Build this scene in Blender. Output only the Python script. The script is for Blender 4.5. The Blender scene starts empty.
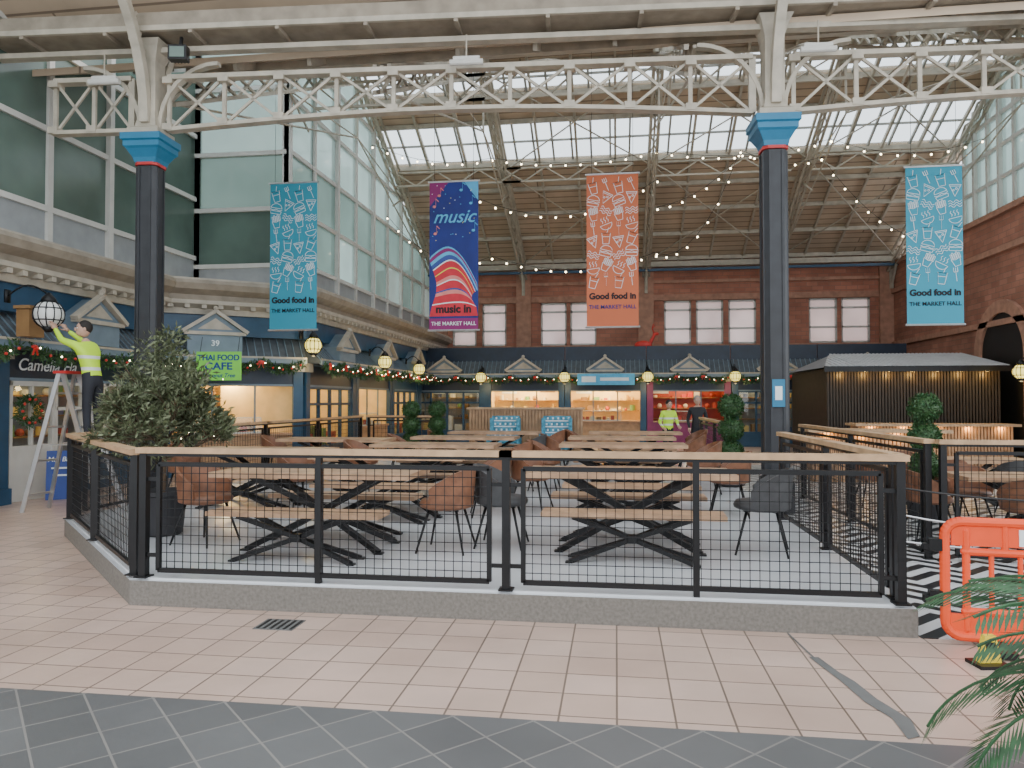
import bpy, math, random
from mathutils import Vector, Matrix
random.seed(7)
R=math.radians
# ------------------------------------------------------------------ materials
def newmat(name):
    m=bpy.data.materials.new(name); m.use_nodes=True
    nt=m.node_tree; b=nt.nodes['Principled BSDF']
    return m,nt,b
def mat(name,col,rough=.5,metal=0,var=.12,scale=5,es=0,ecol=None,bump=0,spec=.5):
    m,nt,b=newmat(name)
    b.inputs['Roughness'].default_value=rough; b.inputs['Metallic'].default_value=metal
    b.inputs['Specular IOR Level'].default_value=spec
    tc=nt.nodes.new('ShaderNodeTexCoord'); n=nt.nodes.new('ShaderNodeTexNoise'); n.inputs['Scale'].default_value=scale
    n.inputs['Detail'].default_value=4
    nt.links.new(tc.outputs['Object'],n.inputs['Vector'])
    r=nt.nodes.new('ShaderNodeValToRGB')
    r.color_ramp.elements[0].position=.3; r.color_ramp.elements[1].position=.7
    r.color_ramp.elements[0].color=[c*(1-var) for c in col]+[1]
    r.color_ramp.elements[1].color=[min(1,c*(1+var)) for c in col]+[1]
    nt.links.new(n.outputs['Fac'],r.inputs['Fac']); nt.links.new(r.outputs['Color'],b.inputs['Base Color'])
    if es:
        b.inputs['Emission Color'].default_value=list(ecol or col)+[1]; b.inputs['Emission Strength'].default_value=es
    if bump:
        bp=nt.nodes.new('ShaderNodeBump'); bp.inputs['Strength'].default_value=bump; bp.inputs['Distance'].default_value=.02
        nt.links.new(n.outputs['Fac'],bp.inputs['Height']); nt.links.new(bp.outputs['Normal'],b.inputs['Normal'])
    return m
def brickmat(name,c1,c2,mortar,bw,rh,ms,offset=0,rough=.5,axes='XY',rotz=0,big=.1,bumpd=.3,loc=(0,0,0)):
    m,nt,b=newmat(name); N=nt.nodes; L=nt.links
    g=N.new('ShaderNodeNewGeometry'); sx=N.new('ShaderNodeSeparateXYZ'); cx=N.new('ShaderNodeCombineXYZ')
    L.new(g.outputs['Position'],sx.inputs[0])
    L.new(sx.outputs[axes[0]],cx.inputs[0]); L.new(sx.outputs[axes[1]],cx.inputs[1])
    mp=N.new('ShaderNodeMapping'); mp.inputs['Rotation'].default_value=(0,0,rotz); mp.inputs['Location'].default_value=loc
    L.new(cx.outputs[0],mp.inputs['Vector'])
    br=N.new('ShaderNodeTexBrick'); br.offset=offset; br.inputs['Scale'].default_value=1
    br.inputs['Brick Width'].default_value=bw; br.inputs['Row Height'].default_value=rh
    br.inputs['Mortar Size'].default_value=ms; br.inputs['Mortar Smooth'].default_value=.1
    br.inputs['Color1'].default_value=list(c1)+[1]; br.inputs['Color2'].default_value=list(c2)+[1]; br.inputs['Mortar'].default_value=list(mortar)+[1]
    L.new(mp.outputs[0],br.inputs['Vector'])
    no=N.new('ShaderNodeTexNoise'); no.inputs['Scale'].default_value=.9; no.inputs['Detail'].default_value=6
    L.new(g.outputs['Position'],no.inputs['Vector'])
    mr=N.new('ShaderNodeMapRange'); mr.inputs[1].default_value=.3; mr.inputs[2].default_value=.7
    mr.inputs[3].default_value=1-big; mr.inputs[4].default_value=1+big; L.new(no.outputs['Fac'],mr.inputs[0])
    mx=N.new('ShaderNodeMix'); mx.data_type='RGBA'; mx.blend_type='MULTIPLY'; mx.inputs['Factor'].default_value=1
    L.new(br.outputs['Color'],mx.inputs['A']); L.new(mr.outputs[0],mx.inputs['B']); L.new(mx.outputs['Result'],b.inputs['Base Color'])
    b.inputs['Roughness'].default_value=rough
    bp=N.new('ShaderNodeBump'); bp.inputs['Strength'].default_value=bumpd; bp.inputs['Distance'].default_value=.01; bp.invert=True
    L.new(br.outputs['Fac'],bp.inputs['Height']); L.new(bp.outputs['Normal'],b.inputs['Normal'])
    return m
M={}
M['pink']=brickmat('pink_floor_tile',(.49,.345,.275),(.57,.415,.34),(.18,.13,.10),.3,.3,.006,rough=.32,big=.14)
M['grey']=brickmat('grey_floor_tile',(.105,.105,.105),(.135,.135,.135),(.23,.215,.20),.3,.3,.006,rough=.4,rotz=R(45),big=.14)
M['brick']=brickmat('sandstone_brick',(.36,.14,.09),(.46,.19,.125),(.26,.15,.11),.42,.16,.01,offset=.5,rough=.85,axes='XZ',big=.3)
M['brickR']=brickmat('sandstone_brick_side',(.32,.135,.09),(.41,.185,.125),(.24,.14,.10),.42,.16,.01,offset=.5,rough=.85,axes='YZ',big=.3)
M['boards']=brickmat('roof_boards',(.49,.38,.27),(.57,.45,.33),(.24,.18,.13),9,.26,.022,offset=.3,rough=.7,big=.18)
def chevron():
    m,nt,b=newmat('chevron_floor'); N=nt.nodes; L=nt.links
    g=N.new('ShaderNodeNewGeometry'); s=N.new('ShaderNodeSeparateXYZ'); L.new(g.outputs['Position'],s.inputs[0])
    p=N.new('ShaderNodeMath'); p.operation='PINGPONG'; p.inputs[1].default_value=.3; L.new(s.outputs['X'],p.inputs[0])
    a=N.new('ShaderNodeMath'); a.operation='ADD'; L.new(s.outputs['Y'],a.inputs[0]); L.new(p.outputs[0],a.inputs[1])
    d=N.new('ShaderNodeMath'); d.operation='DIVIDE'; d.inputs[1].default_value=.30; L.new(a.outputs[0],d.inputs[0])
    f=N.new('ShaderNodeMath'); f.operation='FRACT'; L.new(d.outputs[0],f.inputs[0])
    c=N.new('ShaderNodeMath'); c.operation='GREATER_THAN'; c.inputs[1].default_value=.5; L.new(f.outputs[0],c.inputs[0])
    mx=N.new('ShaderNodeMix'); mx.data_type='RGBA'; mx.inputs['A'].default_value=(.02,.02,.022,1); mx.inputs['B'].default_value=(.66,.66,.66,1)
    L.new(c.outputs[0],mx.inputs['Factor']); L.new(mx.outputs['Result'],b.inputs['Base Color']); b.inputs['Roughness'].default_value=.3
    return m
M['chev']=chevron()
def glassmat(name,tcol,trans,dcol,rough=.08):
    m=bpy.data.materials.new(name); m.use_nodes=True; nt=m.node_tree; N=nt.nodes; L=nt.links
    N.remove(N['Principled BSDF']); out=N['Material Output']
    t=N.new('ShaderNodeBsdfTransparent'); t.inputs[0].default_value=list(tcol)+[1]
    n=N.new('ShaderNodeTexNoise'); n.inputs['Scale'].default_value=.7; g=N.new('ShaderNodeNewGeometry'); L.new(g.outputs['Position'],n.inputs['Vector'])
    tr=N.new('ShaderNodeBsdfTranslucent'); cr=N.new('ShaderNodeValToRGB')
    cr.color_ramp.elements[0].position=.35; cr.color_ramp.elements[1].position=.65
    cr.color_ramp.elements[0].color=[c*.7 for c in dcol]+[1]; cr.color_ramp.elements[1].color=list(dcol)+[1]
    L.new(n.outputs['Fac'],cr.inputs['Fac']); L.new(cr.outputs[0],tr.inputs[0])
    a=N.new('ShaderNodeMixShader'); a.inputs[0].default_value=1-trans; L.new(t.outputs[0],a.inputs[1]); L.new(tr.outputs[0],a.inputs[2])
    gl=N.new('ShaderNodeBsdfGlossy'); gl.inputs['Roughness'].default_value=rough
    b=N.new('ShaderNodeMixShader'); b.inputs[0].default_value=.08; L.new(a.outputs[0],b.inputs[1]); L.new(gl.outputs[0],b.inputs[2])
    L.new(b.outputs[0],out.inputs['Surface']); return m
M['sky_glass']=glassmat('skylight_glass',(.92,.97,.99),.9,(.8,.85,.85))
M['teal_glass']=glassmat('frosted_teal_glass',(.15,.215,.19),.3,(.15,.215,.19))
M['pale_glass']=glassmat('pale_teal_glass',(.28,.37,.34),.4,(.28,.37,.34))
M['clear']=glassmat('clear_glass',(.95,.98,.98),.97,(.8,.8,.8),.02)
M['winpane']=glassmat('window_pane',(.40,.31,.29),.3,(.46,.33,.30))
M['dark_glass']=mat('dark_green_glass',(.105,.155,.13),.14,0,.3,.6)
M['deck']=mat('deck_vinyl',(.64,.65,.67),.24,0,.08,1.2)
M['plinth']=mat('plinth_stone',(.18,.165,.145),.8,0,.2,40)
M['black']=mat('black_steel',(.009,.009,.010),.4,.3,.2,8)
M['railwood']=mat('handrail_wood',(.50,.32,.18),.5,0,.2,7)
M['wood']=mat('table_wood',(.44,.27,.16),.4,0,.25,6)
M['slatwood']=mat('slat_wood',(.40,.24,.13),.5,0,.25,6)
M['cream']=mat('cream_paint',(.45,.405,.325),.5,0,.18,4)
M['creamdark']=mat('cream_paint_dark',(.31,.265,.205),.6,0,.2,4)  # darker, browner version of the cream
M['bar']=mat('glazing_bar_grey',(.34,.34,.31),.6,0,.1,4)
M['white']=mat('white_paint',(.60,.59,.55),.5,0,.06,4)
M['panel']=mat('grey_panel',(.32,.34,.35),.5,0,.08,4)
M['column']=mat('column_charcoal',(.028,.030,.035),.5,0,.2,5)
M['capblue']=mat('capital_blue',(.018,.17,.31),.45,0,.1,5)
M['red']=mat('red_paint',(.5,.03,.03),.45)
M['navy']=mat('navy_paint',(.012,.025,.05),.4,0,.2,4)
M['blue']=mat('shop_blue',(.02,.07,.135),.4,0,.15,4)
M['slate']=mat('canopy_slate',(.09,.105,.12),.6,0,.25,6)
M['ltblue']=mat('pale_blue_paint',(.17,.235,.29),.5,0,.1,5)
M['stone']=mat('stone_trim',(.42,.22,.15),.8,0,.2,5)
M['shopwall']=mat('shop_wall_cream',(.82,.62,.30),.7,0,.1,3)
M['tube']=mat('tube_light_glow',(1,.85,.6),.5,es=6,ecol=(1,.82,.5))
M['lampglow']=mat('lantern_glass_lit',(1,.85,.3),.3,es=1.8,ecol=(1,.80,.16))
M['lampoff']=mat('lantern_glass_off',(.75,.75,.72),.2,0,.04)
M['bulb']=mat('bulb_glow',(1,.9,.7),.3,es=12,ecol=(1,.84,.55))
M['wire']=mat('black_cable',(.02,.02,.02),.6)
M['leaf']=mat('leaf_green',(.035,.09,.025),.55,0,.35,30)
M['leafo']=mat('olive_leaf',(.095,.115,.055),.55,0,.4,20)
M['leafo2']=mat('olive_leaf_pale',(.19,.215,.125),.55,0,.3,20)
M['leafp']=mat('palm_leaf',(.035,.105,.04),.45,0,.35,20)
M['bark']=mat('bark',(.12,.08,.05),.85,0,.3,20)
M['pot']=mat('planter_dark',(.03,.03,.034),.6)
M['pink2']=mat('berry_red',(.65,.04,.03),.4)
M['chairbrown']=mat('leather_brown',(.22,.095,.05),.45,0,.25,10)
M['chairgrey']=mat('leather_grey',(.06,.06,.062),.5,0,.2,10)
M['orange']=mat('barrier_orange',(.88,.085,.015),.45,0,.08,5)
M['yellow']=mat('yellow_plastic',(.8,.6,.04),.4)
M['skin']=mat('skin',(.55,.33,.24),.5,0,.06)
M['hair']=mat('dark_hair',(.02,.015,.012),.7)
M['hairg']=mat('grey_hair',(.3,.28,.26),.7)
M['trouser']=mat('dark_trousers',(.02,.022,.03),.8)
M['darkcoat']=mat('dark_coat',(.022,.022,.026),.8)
M['boot']=mat('boots',(.015,.012,.01),.6)
M['eye']=mat('eye',(.03,.02,.02),.2)
M['lips']=mat('lips',(.4,.16,.13),.5)
M['alu']=mat('aluminium',(.6,.61,.62),.35,.8,.08)
M['bblue']=mat('banner_blue',(.035,.33,.47),.7,0,.06,1)
M['borange']=mat('banner_orange',(.60,.155,.065),.7,0,.06,1)
M['bnavy']=mat('banner_navy',(.015,.03,.20),.7,0,.3,1.2)
M['bmag']=mat('banner_magenta',(.26,.02,.15),.7,0,.1,1)
M['bred']=mat('banner_red',(.62,.03,.05),.7)
M['bpinkl']=mat('banner_pink',(.75,.25,.22),.7)
M['bsky']=mat('banner_sky',(.10,.45,.75),.7)
M['ink']=mat('print_white',(.80,.86,.88),.7,0,.03)
M['inkb']=mat('print_black',(.01,.01,.015),.7,0,.03)
M['inky']=mat('print_yellow',(.75,.7,.1),.7,0,.03)
M['green']=mat('sign_green',(.20,.62,.08),.5,0,.05,es=.25)
M['signblue']=mat('sign_blue',(.02,.06,.30),.5)
M['patch']=mat('floor_repair',(.14,.14,.135),.6)
M['kiosk']=mat('kiosk_slat_dark',(.03,.021,.013),.55,0,.3,6)
M['kioskd']=mat('kiosk_and_arch_dark',(.010,.009,.008),.6)
M['corr']=mat('corrugated_metal',(.28,.29,.30),.4,.1,.15,3)
M['corrl']=mat('corrugated_metal_lit_ridge',(.70,.71,.72),.4,.1,.1,3)  # pale copy of the sheet metal: light on the ridges put into the colour
M['chairblue']=mat('armchair_blue',(.08,.32,.45),.7,0,.5,14)
M['purple']=mat('stall_purple',(.25,.03,.12),.5)
M['g1']=mat('goods_red',(.45,.08,.05)); M['g2']=mat('goods_green',(.15,.28,.1)); M['g3']=mat('goods_white',(.75,.70,.58))
M['g4']=mat('goods_blue',(.10,.13,.25)); M['g5']=mat('goods_brown',(.3,.17,.07)); M['g6']=mat('goods_yellow',(.72,.5,.15))
def hivis():
    m,nt,b=newmat('hi_vis_jacket'); N=nt.nodes; L=nt.links
    tc=N.new('ShaderNodeTexCoord'); s=N.new('ShaderNodeSeparateXYZ'); L.new(tc.outputs['Object'],s.inputs[0])
    cr=N.new('ShaderNodeValToRGB'); cr.color_ramp.interpolation='CONSTANT'
    e=cr.color_ramp.elements; y=(.50,.78,.03,1); g=(.6,.62,.6,1)
    e[0].position=0; e[0].color=y; e[1].position=.525; e[1].color=g
    for p,c in ((.55,y),(.61,g),(.635,y)):
        q=e.new(p); q.color=c
    dv=N.new('ShaderNodeMath'); dv.operation='DIVIDE'; dv.inputs[1].default_value=2; L.new(s.outputs['Z'],dv.inputs[0])
    L.new(dv.outputs[0],cr.inputs['Fac']); L.new(cr.outputs[0],b.inputs['Base Color']); L.new(cr.outputs[0],b.inputs['Emission Color'])
    b.inputs['Emission Strength'].default_value=.15; b.inputs['Roughness'].default_value=.6
    return m
M['hivis']=hivis()
# ------------------------------------------------------------------ mesh builder
class MB:
    def __init__(s): s.v=[]; s.f=[]; s.mi=[]; s.ms=[]
    def mid(s,k):
        m=M[k] if isinstance(k,str) else k
        if m not in s.ms: s.ms.append(m)
        return s.ms.index(m)
    def add(s,vs,fs,k):
        o=len(s.v); i=s.mid(k); s.v+= [tuple(v) for v in vs]
        for f in fs: s.f.append([o+a for a in f]); s.mi.append(i)
    def box(s,cx,cy,cz,sx,sy,sz,k,rz=0):
        c,n=math.cos(rz),math.sin(rz); vs=[]
        for z in (-.5,.5):
            for x,y in ((-.5,-.5),(.5,-.5),(.5,.5),(-.5,.5)):
                X,Y=x*sx,y*sy; vs.append((cx+X*c-Y*n,cy+X*n+Y*c,cz+z*sz))
        s.add(vs,[(3,2,1,0),(4,5,6,7),(0,1,5,4),(1,2,6,5),(2,3,7,6),(3,0,4,7)],k)
    def bx(s,x0,x1,y0,y1,z0,z1,k): s.box((x0+x1)/2,(y0+y1)/2,(z0+z1)/2,abs(x1-x0),abs(y1-y0),abs(z1-z0),k)
    def beam(s,p,q,w,h,k,h2=None,w2=None):
        p=Vector(p);q=Vector(q);d=(q-p)
        if d.length<1e-6:return
        d.normalize(); up=Vector((0,0,1)) if abs(d.z)<.999 else Vector((0,1,0))
        sd=d.cross(up).normalized(); u=sd.cross(d); vs=[]
        for e,ww,hh in ((p,w,h),(q,w2 or w,h2 or h)):
            for a,b in ((-.5,-.5),(.5,-.5),(.5,.5),(-.5,.5)): vs.append(e+sd*a*ww+u*b*hh)
        s.add(vs,[(0,1,2,3),(7,6,5,4),(4,5,1,0),(5,6,2,1),(6,7,3,2),(7,4,0,3)],k)
    def tube(s,p,q,r1,k,r2=None,n=8,cap=True):
        p=Vector(p);q=Vector(q);d=q-p
        if d.length<1e-6:return
        d.normalize(); up=Vector((0,0,1)) if abs(d.z)<.95 else Vector((1,0,0))
        a=d.cross(up).normalized(); b=d.cross(a); r2=r1 if r2 is None else r2; vs=[]
        for e,r in ((p,r1),(q,r2)):
            for i in range(n):
                t=2*math.pi*i/n; vs.append(e+(a*math.cos(t)+b*math.sin(t))*r)
        fs=[(i,(i+1)%n,n+(i+1)%n,n+i) for i in range(n)]
        if cap: fs+= [tuple(range(n))[::-1],tuple(range(n,2*n))]
        s.add(vs,fs,k)
    def path(s,pts,r,k,n=6):
        for a,b in zip(pts,pts[1:]): s.tube(a,b,r,k,n=n)
    def sph(s,c,r,k,seg=12,rings=8,sc=(1,1,1)):
        vs=[(c[0],c[1],c[2]+r*sc[2])]
        for j in range(1,rings):
            t=math.pi*j/rings
            for i in range(seg):
                a=2*math.pi*i/seg; vs.append((c[0]+r*sc[0]*math.sin(t)*math.cos(a),c[1]+r*sc[1]*math.sin(t)*math.sin(a),c[2]+r*sc[2]*math.cos(t)))
        vs.append((c[0],c[1],c[2]-r*sc[2])); fs=[]
        for i in range(seg): fs.append((0,1+i,1+(i+1)%seg))
        for j in range(rings-2):
            for i in range(seg):
                a=1+j*seg+i; b=1+j*seg+(i+1)%seg; fs.append((a,a+seg,b+seg,b))
        l=len(vs)-1; o=1+(rings-2)*seg
        for i in range(seg): fs.append((l,o+(i+1)%seg,o+i))
        s.add(vs,fs,k)
    def quad(s,pts,k): s.add(pts,[tuple(range(len(pts)))],k)
    def lathe(s,prof,k,n=16,c=(0,0)):
        vs=[]
        for r,z in prof:
            for i in range(n):
                t=2*math.pi*(i+.5)/n; vs.append((c[0]+r*math.cos(t),c[1]+r*math.sin(t),z))
        fs=[]
        for j in range(len(prof)-1):
            for i in range(n): fs.append((j*n+i,j*n+(i+1)%n,(j+1)*n+(i+1)%n,(j+1)*n+i))
        fs.append(tuple(range(n))[::-1]); fs.append(tuple(range((len(prof)-1)*n,len(prof)*n)))
        s.add(vs,fs,k)
    def prism(s,pts,y0,y1,k):  # pts in xz
        n=len(pts); vs=[(x,y0,z) for x,z in pts]+[(x,y1,z) for x,z in pts]
        s.add(vs,[tuple(range(n)),tuple(range(n,2*n))[::-1]]+[(i,n+i,n+(i+1)%n,(i+1)%n) for i in range(n)],k)
    def leaf(s,c,d,sd,l,w,k):
        c=Vector(c); s.add([c,c+d*l*.5+sd*w*.5,c+d*l,c+d*l*.5-sd*w*.5],[(0,1,2,3)],k)
    def leaves(s,n,c,rad,l,w,ks,inner=.75):
        for _ in range(n):
            d=Vector((random.gauss(0,1),random.gauss(0,1),random.gauss(0,1))).normalized()
            r=random.uniform(inner,1)
            p=(c[0]+d.x*rad[0]*r,c[1]+d.y*rad[1]*r,c[2]+d.z*rad[2]*r)
            e=(d+Vector((random.gauss(0,.7),random.gauss(0,.7),random.gauss(0,.7)))).normalized()
            sd=e.cross(Vector((random.random(),random.random(),random.random()))).normalized()
            s.leaf(p,e,sd,l*random.uniform(.7,1.3),w,random.choice(ks))
    def mesh(s,name,smooth=False):
        me=bpy.data.meshes.new(name); me.from_pydata(s.v,[],s.f)
        for m in s.ms: me.materials.append(m)
        me.polygons.foreach_set('material_index',s.mi)
        if smooth: me.polygons.foreach_set('use_smooth',[True]*len(s.f))
        me.update(); return me
    def obj(s,name,loc=(0,0,0),rz=0,smooth=False,parent=None):
        return inst(s.mesh(name,smooth),name,loc,rz,parent)
def inst(me,name,loc=(0,0,0),rz=0,parent=None,sc=1):
    o=bpy.data.objects.new(name,me); o.location=loc; o.rotation_euler=(0,0,rz); o.scale=(sc,sc,sc)
    bpy.context.scene.collection.objects.link(o)
    if parent: o.parent=parent
    return o
def text(body,loc,size,k,rz=0,parent=None,bold=0,shear=0,name='lettering',sx=1):
    cu=bpy.data.curves.new(name,'FONT'); cu.body=body; cu.size=size; cu.align_x='CENTER'; cu.align_y='CENTER'
    cu.extrude=.003; cu.offset=bold; cu.shear=shear; cu.materials.append(M[k])
    o=bpy.data.objects.new(name,cu); o.location=loc; o.rotation_euler=(R(90),0,rz); o.scale=(sx,1,1)
    bpy.context.scene.collection.objects.link(o)
    if parent: o.parent=parent
    return o
def light(kind,name,loc,e,col=(1,1,1),size=.1,rot=(0,0,0),parent=None,sy=None):
    l=bpy.data.lights.new(name,kind); l.energy=e; l.color=col
    if kind=='AREA':
        l.size=size
        if sy: l.shape='RECTANGLE'; l.size_y=sy
    elif kind=='POINT': l.shadow_soft_size=size
    o=bpy.data.objects.new(name,l); o.location=loc; o.rotation_euler=rot
    bpy.context.scene.collection.objects.link(o)
    if parent:o.parent=parent
    return o
# ------------------------------------------------------------------ camera / world
cam=bpy.data.cameras.new('camera'); co=bpy.data.objects.new('camera',cam); bpy.context.scene.collection.objects.link(co)
cam.sensor_width=36; cam.lens=26.0; cam.clip_end=300; co.location=(0,0,1.65); co.rotation_euler=(R(91.24),0,R(8))
bpy.context.scene.camera=co
w=bpy.data.worlds.new('overcast_sky'); bpy.context.scene.world=w; w.use_nodes=True
w.node_tree.nodes['Background'].inputs[0].default_value=(.90,.95,1,1); w.node_tree.nodes['Background'].inputs[1].default_value=2.6
# ------------------------------------------------------------------ floor
b=MB(); b.bx(-14,14,3.83,34,-.2,0,'pink'); b.bx(-14,14,-4,3.83,-.2,0,'grey')
b.bx(-2.60,-2.30,5.05,5.30,.0,.004,'patch')
b.quad([(1.22,5.0,.004),(1.28,5.0,.004),(1.33,4.75,.004),(1.38,4.6,.004),(1.42,4.35,.004),(1.50,4.1,.004),(1.47,3.9,.004),(1.40,3.86,.004),(1.41,4.1,.004),(1.34,4.3,.004),(1.30,4.6,.004)],'patch')
b.quad([(1.19,5.48,.003),(1.205,5.48,.003),(1.255,5.0,.003),(1.24,5.0,.003)],'patch')
for i in range(6): b.bx(-2.58+i*.05,-2.56+i*.05,5.07,5.28,.004,.007,'black')
b.obj('floor')
b=MB(); b.bx(2.09,10.4,5.5,19.5,0,.006,'chev'); b.obj('floor_chevron')
deck=[(-3.88,5.5),(2.07,5.5),(2.07,19),(-6.66,19),(-6.66,8.2)]
b=MB(); n=5
b.add([(x,y,0.001) for x,y in deck]+[(x,y,.20) for x,y in deck],[(i,(i+1)%n,n+(i+1)%n,n+i) for i in range(n)],'plinth')
b.add([(x,y,.20) for x,y in deck],[tuple(range(5))],'deck')
def shrink(p,c=(-2,10),k=.99): return (c[0]+(p[0]-c[0])*k,c[1]+(p[1]-c[1])*k)
dv=[shrink(p) for p in deck]
b.add([(x,y,.20) for x,y in dv]+[(x,y,.215) for x,y in dv],[(5,6,7,8,9)]+[(i,(i+1)%n,n+(i+1)%n,n+i) for i in range(n)],'deck')
b.obj('floor_deck')
# ------------------------------------------------------------------ railings
def railing(pts,z0,zt,mids=1,pitch=.068):
    b=MB()
    for p in pts:
        b.box(p[0],p[1],(z0+zt-.03)/2,.06,.06,zt-.03-z0,'black'); b.box(p[0],p[1],z0+.006,.11,.11,.012,'black')
    for p,q in zip(pts,pts[1:]):
        P=Vector((p[0],p[1],0));Q=Vector((q[0],q[1],0));D=(Q-P);Ln=D.length;D.normalize()
        e=.05
        b.beam(P-D*e+Vector((0,0,zt-.0175)),Q+D*e+Vector((0,0,zt-.0175)),.11,.045,'railwood')
        b.beam(P+Vector((0,0,zt-.05)),Q+Vector((0,0,zt-.05)),.05,.03,'black')
        a=P+D*.13; c=Q-D*.13; zb=z0+.06; zf=zt-.13
        H=lambda z:Vector((0,0,z))
        b.beam(a+H(zf),c+H(zf),.035,.035,'black'); b.beam(a+H(zb),c+H(zb),.035,.035,'black')
        b.beam(a+H(zb),a+H(zf),.035,.035,'black'); b.beam(c+H(zb),c+H(zf),.035,.035,'black')
        for z in (zb+.12,zf-.12):
            b.beam(P+H(z),a+H(z),.02,.03,'black'); b.beam(c+H(z),Q+H(z),.02,.03,'black')
        for i in range(1,mids+1):
            m=a+(c-a)*i/(mids+1); b.beam(m+H(z0),m+H(zt-.05),.045,.045,'black')
        l=(c-a).length; nn=int(l/pitch)
        for i in range(1,nn):
            m=a+D*(l*i/nn); b.beam(m+H(zb),m+H(zf),.005,.005,'black')
        nz=int((zf-zb)/pitch)
        for i in range(1,nz):
            z=zb+(zf-zb)*i/nz; b.beam(a+H(z),c+H(z),.005,.005,'black')
    return b.obj('railing')
DZ=.216
railing([(-3.80,5.56),(-.825,5.56),(1.98,5.56)],DZ,1.26,1)
railing([(-3.92,5.62),(-5.3,6.95),(-6.55,8.16)],DZ,1.24,0)
railing([(-6.6,8.34),(-6.6,10.8),(-6.6,13.3),(-6.6,15.8),(-6.6,18.6)],DZ,1.24,0,.09)
railing([(2.0,5.72),(2.0,7.5),(1.98,9.3)],DZ,1.26,0)
railing([(-6.45,18.8),(-4.6,18.8)],DZ,1.24,0,.1)
railing([(3.3,8.1),(5.6,8.1),(8,8.1)],.007,1.24,1)
railing([(3.2,8.22),(3.15,10.6),(3.1,13)],.007,1.24,0,.09)
railing([(2.0,13.6),(2.0,15.6),(2.0,18)],DZ,1.24,0,.1)
b=MB()
for z,s in ((1.0,.12),(.8,.15),(.6,.1)):
    pts=[]
    for i in range(13):
        t=i/12; pts.append((2.06+t*2.9,5.9+t*.5,z-s*4*t*(1-t)))
    b.path(pts,.008,'alu' if z<.9 else 'wire')
b.box(4.96,6.4,.56,.05,.05,1.1,'black'); b.box(4.96,6.4,.012,.3,.3,.02,'black')
b.obj('rope_barrier')
# ------------------------------------------------------------------ tables, benches, chairs
def spider(b,lx,ly,h,w):
    hub=(0,0,h*.5)
    for sx in(-1,1):
        for sy in(-1,1):
            b.beam((sx*lx,sy*ly,.01),hub,w,w,'black'); b.beam(hub,(sx*lx*.95,sy*ly*.9,h),w,w,'black')
            b.box(sx*lx,sy*ly,.008,w*1.6,w*1.6,.016,'black')
    b.box(0,0,h*.5,w*1.9,w*2.2,w*1.7,'black')
    b.box(0,0,h-.01,2*lx,.06,.02,'black')
b=MB(); spider(b,.66,.27,.70,.05)
for i in range(4): b.box(0,-.3+i*.2,.725,1.95,.196,.05,'wood')
tblm=b.mesh('dining_table')
b=MB(); spider(b,.55,.13,.40,.04)
for i in range(2): b.box(0,-.085+i*.17,.42,1.6,.166,.04,'wood')
benm=b.mesh('bench')
def chair(k):
    b=MB(); N=16; rows=6
    def pt(i,j,off):
        t=-1.9+3.8*i/N; top=.80-.20*(abs(t)/1.9)**2.2
        z=.43+(top-.43)*j/rows; fl=1+.12*j/rows
        rx=(.235+off)*fl; ry=(.225+off)*fl
        return (math.sin(t)*rx,math.cos(t)*ry,z)
    for off,fl in ((0,0),(.03,1)):
        vs=[pt(i,j,off) for j in range(rows+1) for i in range(N+1)]
        fs=[(j*(N+1)+i,j*(N+1)+i+1,(j+1)*(N+1)+i+1,(j+1)*(N+1)+i) for j in range(rows) for i in range(N)]
        b.add(vs,fs,k)
    vs=[];fs=[]
    for i in range(N+1): vs+=[pt(i,rows,0),pt(i,rows,.03)]
    for i in range(N): fs.append((2*i,2*i+1,2*i+3,2*i+2))
    b.add(vs,fs,k)
    for i in (0,N):
        vs=[];fs=[]
        for j in range(rows+1): vs+=[pt(i,j,0),pt(i,j,.03)]
        for j in range(rows): fs.append((2*j,2*j+1,2*j+3,2*j+2))
        b.add(vs,fs,k)
    b.lathe([(.20,.40),(.255,.42),(.262,.45),(.24,.485),(.1,.495)],k,20)
    for sx in(-1,1):
        for sy in(-1,1): b.tube((sx*.13,sy*.13,.41),(sx*.23,sy*.23,0.0),.014,'black',.010)
    b.beam((-.15,-.15,.40),(.15,.15,.40),.03,.02,'black'); b.beam((-.15,.15,.40),(.15,-.15,.40),.03,.02,'black')
    return b.mesh('dining_chair',True)
chb,chg=chair('chairbrown'),chair('chairgrey')
rows=[(-2.85,6.95,chb,chb),(.12,7.3,chg,chg),(-2.8,9.1,chb,chb),(.15,9.5,chb,chb),(-4.95,9.9,chb,chb),
      (-2.8,11.4,chb,chb),(.1,11.8,chb,chb),(-4.95,12.7,chb,chb),(-2.8,13.7,chb,chg),(.1,14.0,chb,chb),(-2.6,15.9,chb,chb),(.4,16.2,chb,chb)]
for x,y,a,c in rows:
    inst(tblm,'dining_table',(x,y,DZ))
    inst(benm,'bench',(x+.02,y-.62,DZ),random.uniform(-.03,.03)); inst(benm,'bench',(x,y+.62,DZ),random.uniform(-.03,.03))
    e=1.24 if x>-4 else 1.15
    inst(a,'dining_chair',(x-e,y+random.uniform(-.05,.05),DZ),R(90)+random.uniform(-.25,.25))
    if x>-4: inst(c,'dining_chair',(x+e,y+random.uniform(-.05,.05),DZ),R(-90)+random.uniform(-.25,.25))
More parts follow.
